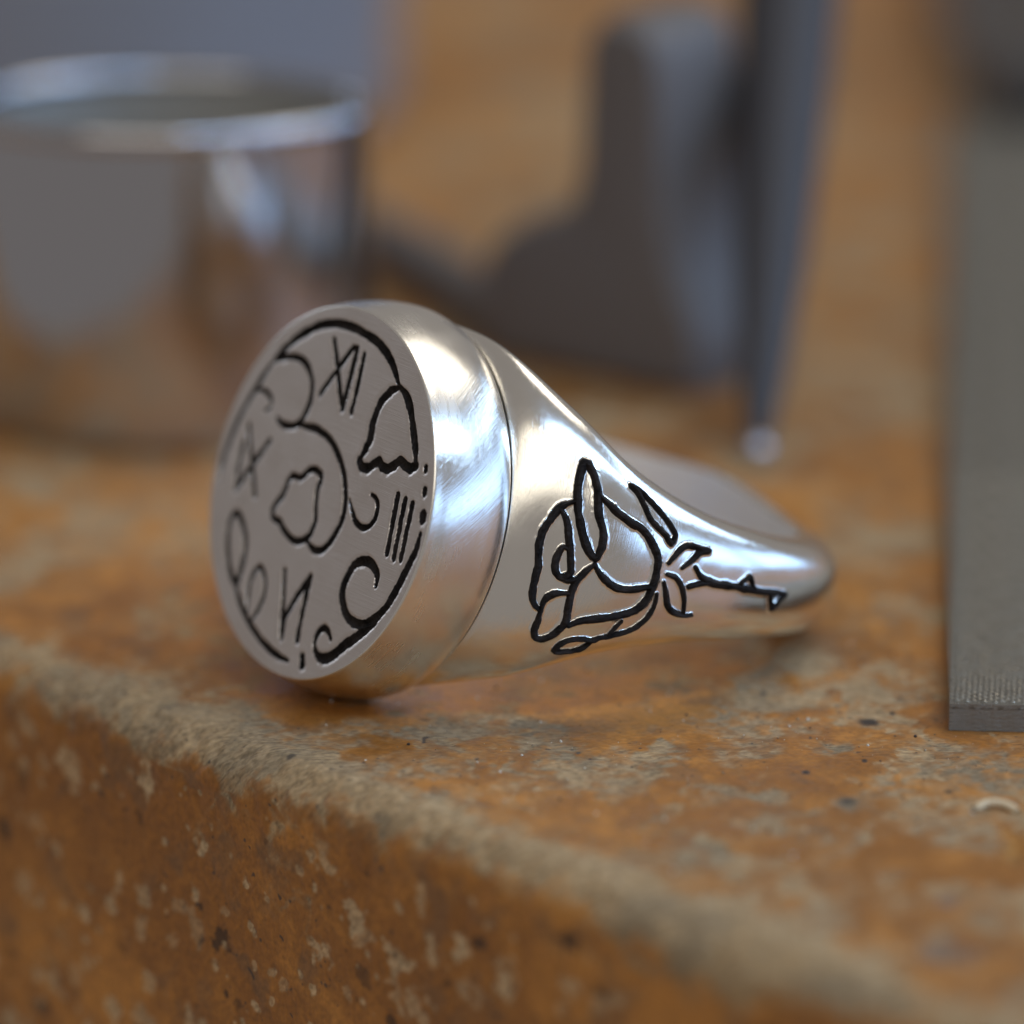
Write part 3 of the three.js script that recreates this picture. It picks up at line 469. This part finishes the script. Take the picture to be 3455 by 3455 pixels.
// ---------------------------------------------------------------- the file lying to the right of the ring
{
  const steel = new THREE.MeshPhysicalMaterial({ color: lin(0.235, 0.215, 0.18), metalness: 0.7, roughness: 0.8, roughnessMap: turned(blotch, 3, 0), bumpMap: turned(blotch, 6, 0), bumpScale: 0.00001 });
  const g = thing('hand_file', 'flat grey steel file with crosscut teeth and a dark handle', 'file', [23.1, 0, 4.4], -4.06 * rad);
  const Wd = 9, Len = 98, H = 1.15;
  // local: x across, z away is negative
  const blade = [];
  const box = new THREE.BoxGeometry(Wd, H - 0.12, Len); box.translate(Wd / 2, (H - 0.12) / 2 + 0.01, -Len / 2); blade.push(box.toNonIndexed());
  mesh('blade', mmGeo(mergeGeometries(blade)), steel, g);
  { // toothed upper face: crossing rows of cuts, fine where it is close
    const zs = []; for (let z = 0; z < 30;) { zs.push(z); z += 0.055; } for (let z = 30; z < Len;) { zs.push(z); z += 0.08; } zs.push(Len);
    const xs = []; for (let x = 0; x <= 5.0; x += 0.055) xs.push(x); for (let x = 5.3; x < Wd; x += 0.4) xs.push(x); xs.push(Wd);
    const pos = [], uv = [], idx = [], nx = xs.length;
    zs.forEach((z, j) => xs.forEach((x, i) => {
      let y = H;
      { const ja = 0.08 * (noise(x * 2, z * 2, 401) - 0.5), a = ((x * 0.80 + z * 0.62 + ja) / 0.27) % 1, b = ((x * -0.62 + z * 0.80 + 200 + ja) / 0.33) % 1; const ta = a < 0.75 ? a / 0.75 : (1 - a) / 0.25, tb = b < 0.75 ? b / 0.75 : (1 - b) / 0.25; y = H - 0.11 + 0.11 * Math.min(1, ta * tb * 1.6) * (0.8 + 0.3 * noise(x * 5, z * 5, 405)); }
      const edge = Math.min(x, Wd - x, z); if (edge < 0.35) y -= (0.35 - edge) * (z < 0.35 ? 0.55 : 0.18);
      pos.push(x, y, -z); uv.push(x / 8, z / 8);
      if (i + 1 < nx && j + 1 < zs.length) { const k = j * nx + i; idx.push(k, k + 1, k + nx, k + 1, k + nx + 1, k + nx); }
    }));
    const sk = pos.length / 3; // skirts down to the blade along the end and the long edges
    const skirt = (list) => { const at = pos.length / 3; list.forEach((k) => { pos.push(pos[3 * k], pos[3 * k + 1], pos[3 * k + 2], pos[3 * k], H - 0.3, pos[3 * k + 2]); uv.push(uv[2 * k], uv[2 * k + 1], uv[2 * k], uv[2 * k + 1]); }); for (let i = 0; i + 1 < list.length; i++) { const a = at + 2 * i; idx.push(a, a + 1, a + 2, a + 1, a + 3, a + 2); } };
    skirt(xs.map((_, i) => i)); skirt(zs.map((_, j) => j * nx)); skirt(zs.map((_, j) => j * nx + nx - 1));
    mesh('toothed_face', mmGeo(indexed(pos, idx, uv)), steel, g);
  }
  const grip = new THREE.LatheGeometry([[0.05, 0], [2.2, 0], [2.9, 1.2], [3.0, 6], [4.4, 16], [5.2, 34], [4.8, 54], [3.4, 62], [0.05, 63]].map((p) => new THREE.Vector2(...p)), 40); grip.rotateX(-Math.PI / 2); grip.scale(1, 0.85, 1); grip.translate(Wd / 2, 2.6, -Len + 3);
  mesh('handle', mmGeo(grip), new THREE.MeshPhysicalMaterial({ color: lin(0.06, 0.045, 0.035), roughness: 0.55 }), g);
}

// ---------------------------------------------------------------- blurred things farther back
const chrome = new THREE.MeshPhysicalMaterial({ color: lin(0.52, 0.52, 0.56), metalness: 1, roughness: 0.1, roughnessMap: null });
{ // small polished steel cup
  const g = thing('steel_cup', 'small polished steel cup with a rolled rim behind the ring', 'cup', [-7.7, 0, -38.4]);
  g.scale.z = 0.72;
  const R = 8.7, H = 14.1;
  const prof = [[0.01, 0.02], [R - 0.5, 0.02], [R - 0.1, 0.15], [R, 0.6], [R + 0.02, H - 0.7]].map((p) => new THREE.Vector2(...p));
  mesh('outer_wall', mmGeo(new THREE.LatheGeometry(prof, 128)), chrome, g);
  const inn = [[R - 0.4, H - 0.5], [R - 0.45, 1.2], [R - 1, 0.8], [0.01, 0.8]].map((p) => new THREE.Vector2(...p));
  mesh('inner_wall', mmGeo(new THREE.LatheGeometry(inn, 128)), new THREE.MeshPhysicalMaterial({ color: lin(0.5, 0.47, 0.42), metalness: 0.8, roughness: 0.5 }), g);
  const rim = new THREE.TorusGeometry(R - 0.15, 0.42, 20, 160); rim.rotateX(Math.PI / 2); rim.translate(0, H - 0.45, 0); mesh('rolled_rim', mmGeo(rim), chrome, g);
}
{ // pale grey tub
  const mat = new THREE.MeshPhysicalMaterial({ color: lin(0.22, 0.22, 0.235), roughness: 0.45 });
  const g = thing('grey_tub', 'plain grey plastic tub standing behind the steel cup', 'tub', [-19.6, 0, -98]);
  const R = 20.5, H = 34, p = [[0.01, 0.02], [R - 1.5, 0.02], [R - 0.4, 0.5], [R, 1.6], [R + 0.6, H - 1], [R + 1.4, H - 0.8], [R + 1.5, H], [R - 0.6, H], [R - 1.2, 2], [0.01, 1.6]].map((q) => new THREE.Vector2(...q));
  mesh('tub_body', mmGeo(new THREE.LatheGeometry(p, 96)), mat, g);
}
const gun = new THREE.MeshPhysicalMaterial({ color: lin(0.15, 0.13, 0.12), metalness: 0.25, roughness: 0.6 });
{ // boot shaped stake
  const g = thing('bench_stake', 'dark grey boot shaped steel stake rising into a broad upright', 'stake', [12.0, 0, -47], 0);
  const out = new THREE.SplineCurve([[-6.4, 0.6], [-7.0, 2.6], [-6.1, 4.9], [-3.8, 6.2], [-1.0, 7.1], [0.2, 9.2], [0.5, 13.2], [0.8, 15.1], [1.7, 15.9], [3.7, 15.8], [4.6, 14.9], [4.9, 12], [5.0, 8.4], [5.6, 5.6], [6.7, 3.6], [7.2, 2.0], [6.8, 0.5]].map((p) => new THREE.Vector2(...p)));
  const sh = new THREE.Shape(out.getPoints(90).map((p) => new THREE.Vector2(p.x * 0.8, p.y))); sh.lineTo(-5.12, 0.6);
  const boot = new THREE.ExtrudeGeometry(sh, { depth: 3.2, bevelEnabled: true, bevelThickness: 1.5, bevelSize: 0.55, bevelSegments: 8, curveSegments: 1 }); boot.translate(0, 0, -1.6);
  boot.rotateY(-Math.atan2(0.6, 0.8)); boot.translate(0, 0.02, 0); mesh('boot_body', mmGeo(toCreasedNormals(boot, 0.9)), gun, g);
}
{ // tapered scriber leaning back, point on the bench
  const a = new THREE.Vector3(17.5, 0.6, -30.7), b = new THREE.Vector3(19.6, 16.6, -51.2), dir = b.clone().sub(a).normalize();
  const g = thing('scriber', 'tapered dark steel scriber leaning with its ball point on the bench', 'scriber', [17.5, 0, -30.7]);
  const prof = [[0.02, 0.2], [0.4, 0.35], [0.6, 1.2], [1.0, 4], [1.55, 10], [2.0, 18], [2.3, 26], [2.4, 40], [2.4, 58], [1.4, 59], [0.02, 59.2]].map((p) => new THREE.Vector2(...p));
  const q = new THREE.Quaternion().setFromUnitVectors(new THREE.Vector3(0, 1, 0), dir);
  const sh = new THREE.LatheGeometry(prof, 40); sh.applyQuaternion(q); sh.translate(0, 0.55, 0); mesh('shaft', mmGeo(sh), new THREE.MeshPhysicalMaterial({ color: lin(0.045, 0.04, 0.042), metalness: 0.2, roughness: 0.6 }), g);
  const tip = new THREE.SphereGeometry(0.58, 32, 20); tip.translate(0, 0.6, 0); mesh('ball_point', mmGeo(tip), chrome, g);
}
{ // dark round punch lying on the bench
  const g = thing('steel_punch', 'dark round steel punch lying between the cup and the stake', 'punch', [3.2, 0, -59], Math.atan2(6.5, 16));
  const prof = [[0.02, -10], [0.7, -10], [1.0, -9.7], [1.35, -4], [1.4, 9], [1.2, 9.6], [0.02, 9.7]].map((p) => new THREE.Vector2(...p));
  const s = new THREE.LatheGeometry(prof, 36); s.rotateX(Math.PI / 2); s.translate(0, 1.4, 0); mesh('punch_shaft', mmGeo(s), gun, g);
}

// ---------------------------------------------------------------- small things lying on the board
{
  const w = new THREE.MeshStandardMaterial({ color: lin(0.62, 0.48, 0.30), roughness: 0.7 });
  const c = new THREE.CatmullRomCurve3([new THREE.Vector3(-0.75, 0.12, 0.25), new THREE.Vector3(-0.25, 0.26, -0.1), new THREE.Vector3(0.3, 0.24, 0.02), new THREE.Vector3(0.75, 0.1, 0.55)]);
  const t = new THREE.TubeGeometry(c, 24, 0.17, 8, false); t.scale(1, 0.8, 1); const g = mmGeo(t); const m = mesh('wood_splinter', g, w); m.position.set(24.15 * MM, -0.05 * MM, 12.8 * MM); tag(m, 'pale curled wood splinter lying in a worn hollow of the board', 'splinter');
}
{ // grit and metal dust
  const oo = [0, 0, 0, 0, 0, 0], r = rng(9), geo = new THREE.IcosahedronGeometry(0.5, 0), gm = new THREE.MeshPhysicalMaterial({ color: lin(0.75, 0.72, 0.68), roughness: 0.35, metalness: 0.3 });
  const N = 900, im = new THREE.InstancedMesh(geo, gm, N), M4 = new THREE.Matrix4(), q = new THREE.Quaternion(), e = new THREE.Euler(), col = new THREE.Color();
  for (let k = 0; k < N; k++) {
    let x, z, s, t; do { x = lerp(-12, 26, r()); z = lerp(-8, 30, r()); [s, t] = stOf(x, z); } while (t < 2); const d = 0.03 + 0.13 * Math.pow(r(), 6), ok = t > 2; board(s, t, oo); e.set(r() * 6, r() * 6, r() * 6); q.setFromEuler(e);
    M4.compose(new THREE.Vector3(x * MM, (ok ? Math.min(0, oo[5]) + d * 0.2 : -3) * MM, z * MM), q, new THREE.Vector3(d * (0.7 + r()) * MM, d * MM, d * MM)); im.setMatrixAt(k, M4);
    const u = r(); col.setRGB(...(u < 0.35 ? [0.8, 0.75, 0.66] : u < 0.7 ? [0.35, 0.25, 0.15] : [0.06, 0.05, 0.05])); im.setColorAt(k, col);
  }
  im.name = 'bench_grit'; im.userData.kind = 'stuff'; im.userData.label = 'scattered grit and filings on the board'; im.castShadow = im.receiveShadow = true; scene.add(im);
}

renderer.render(scene, camera);
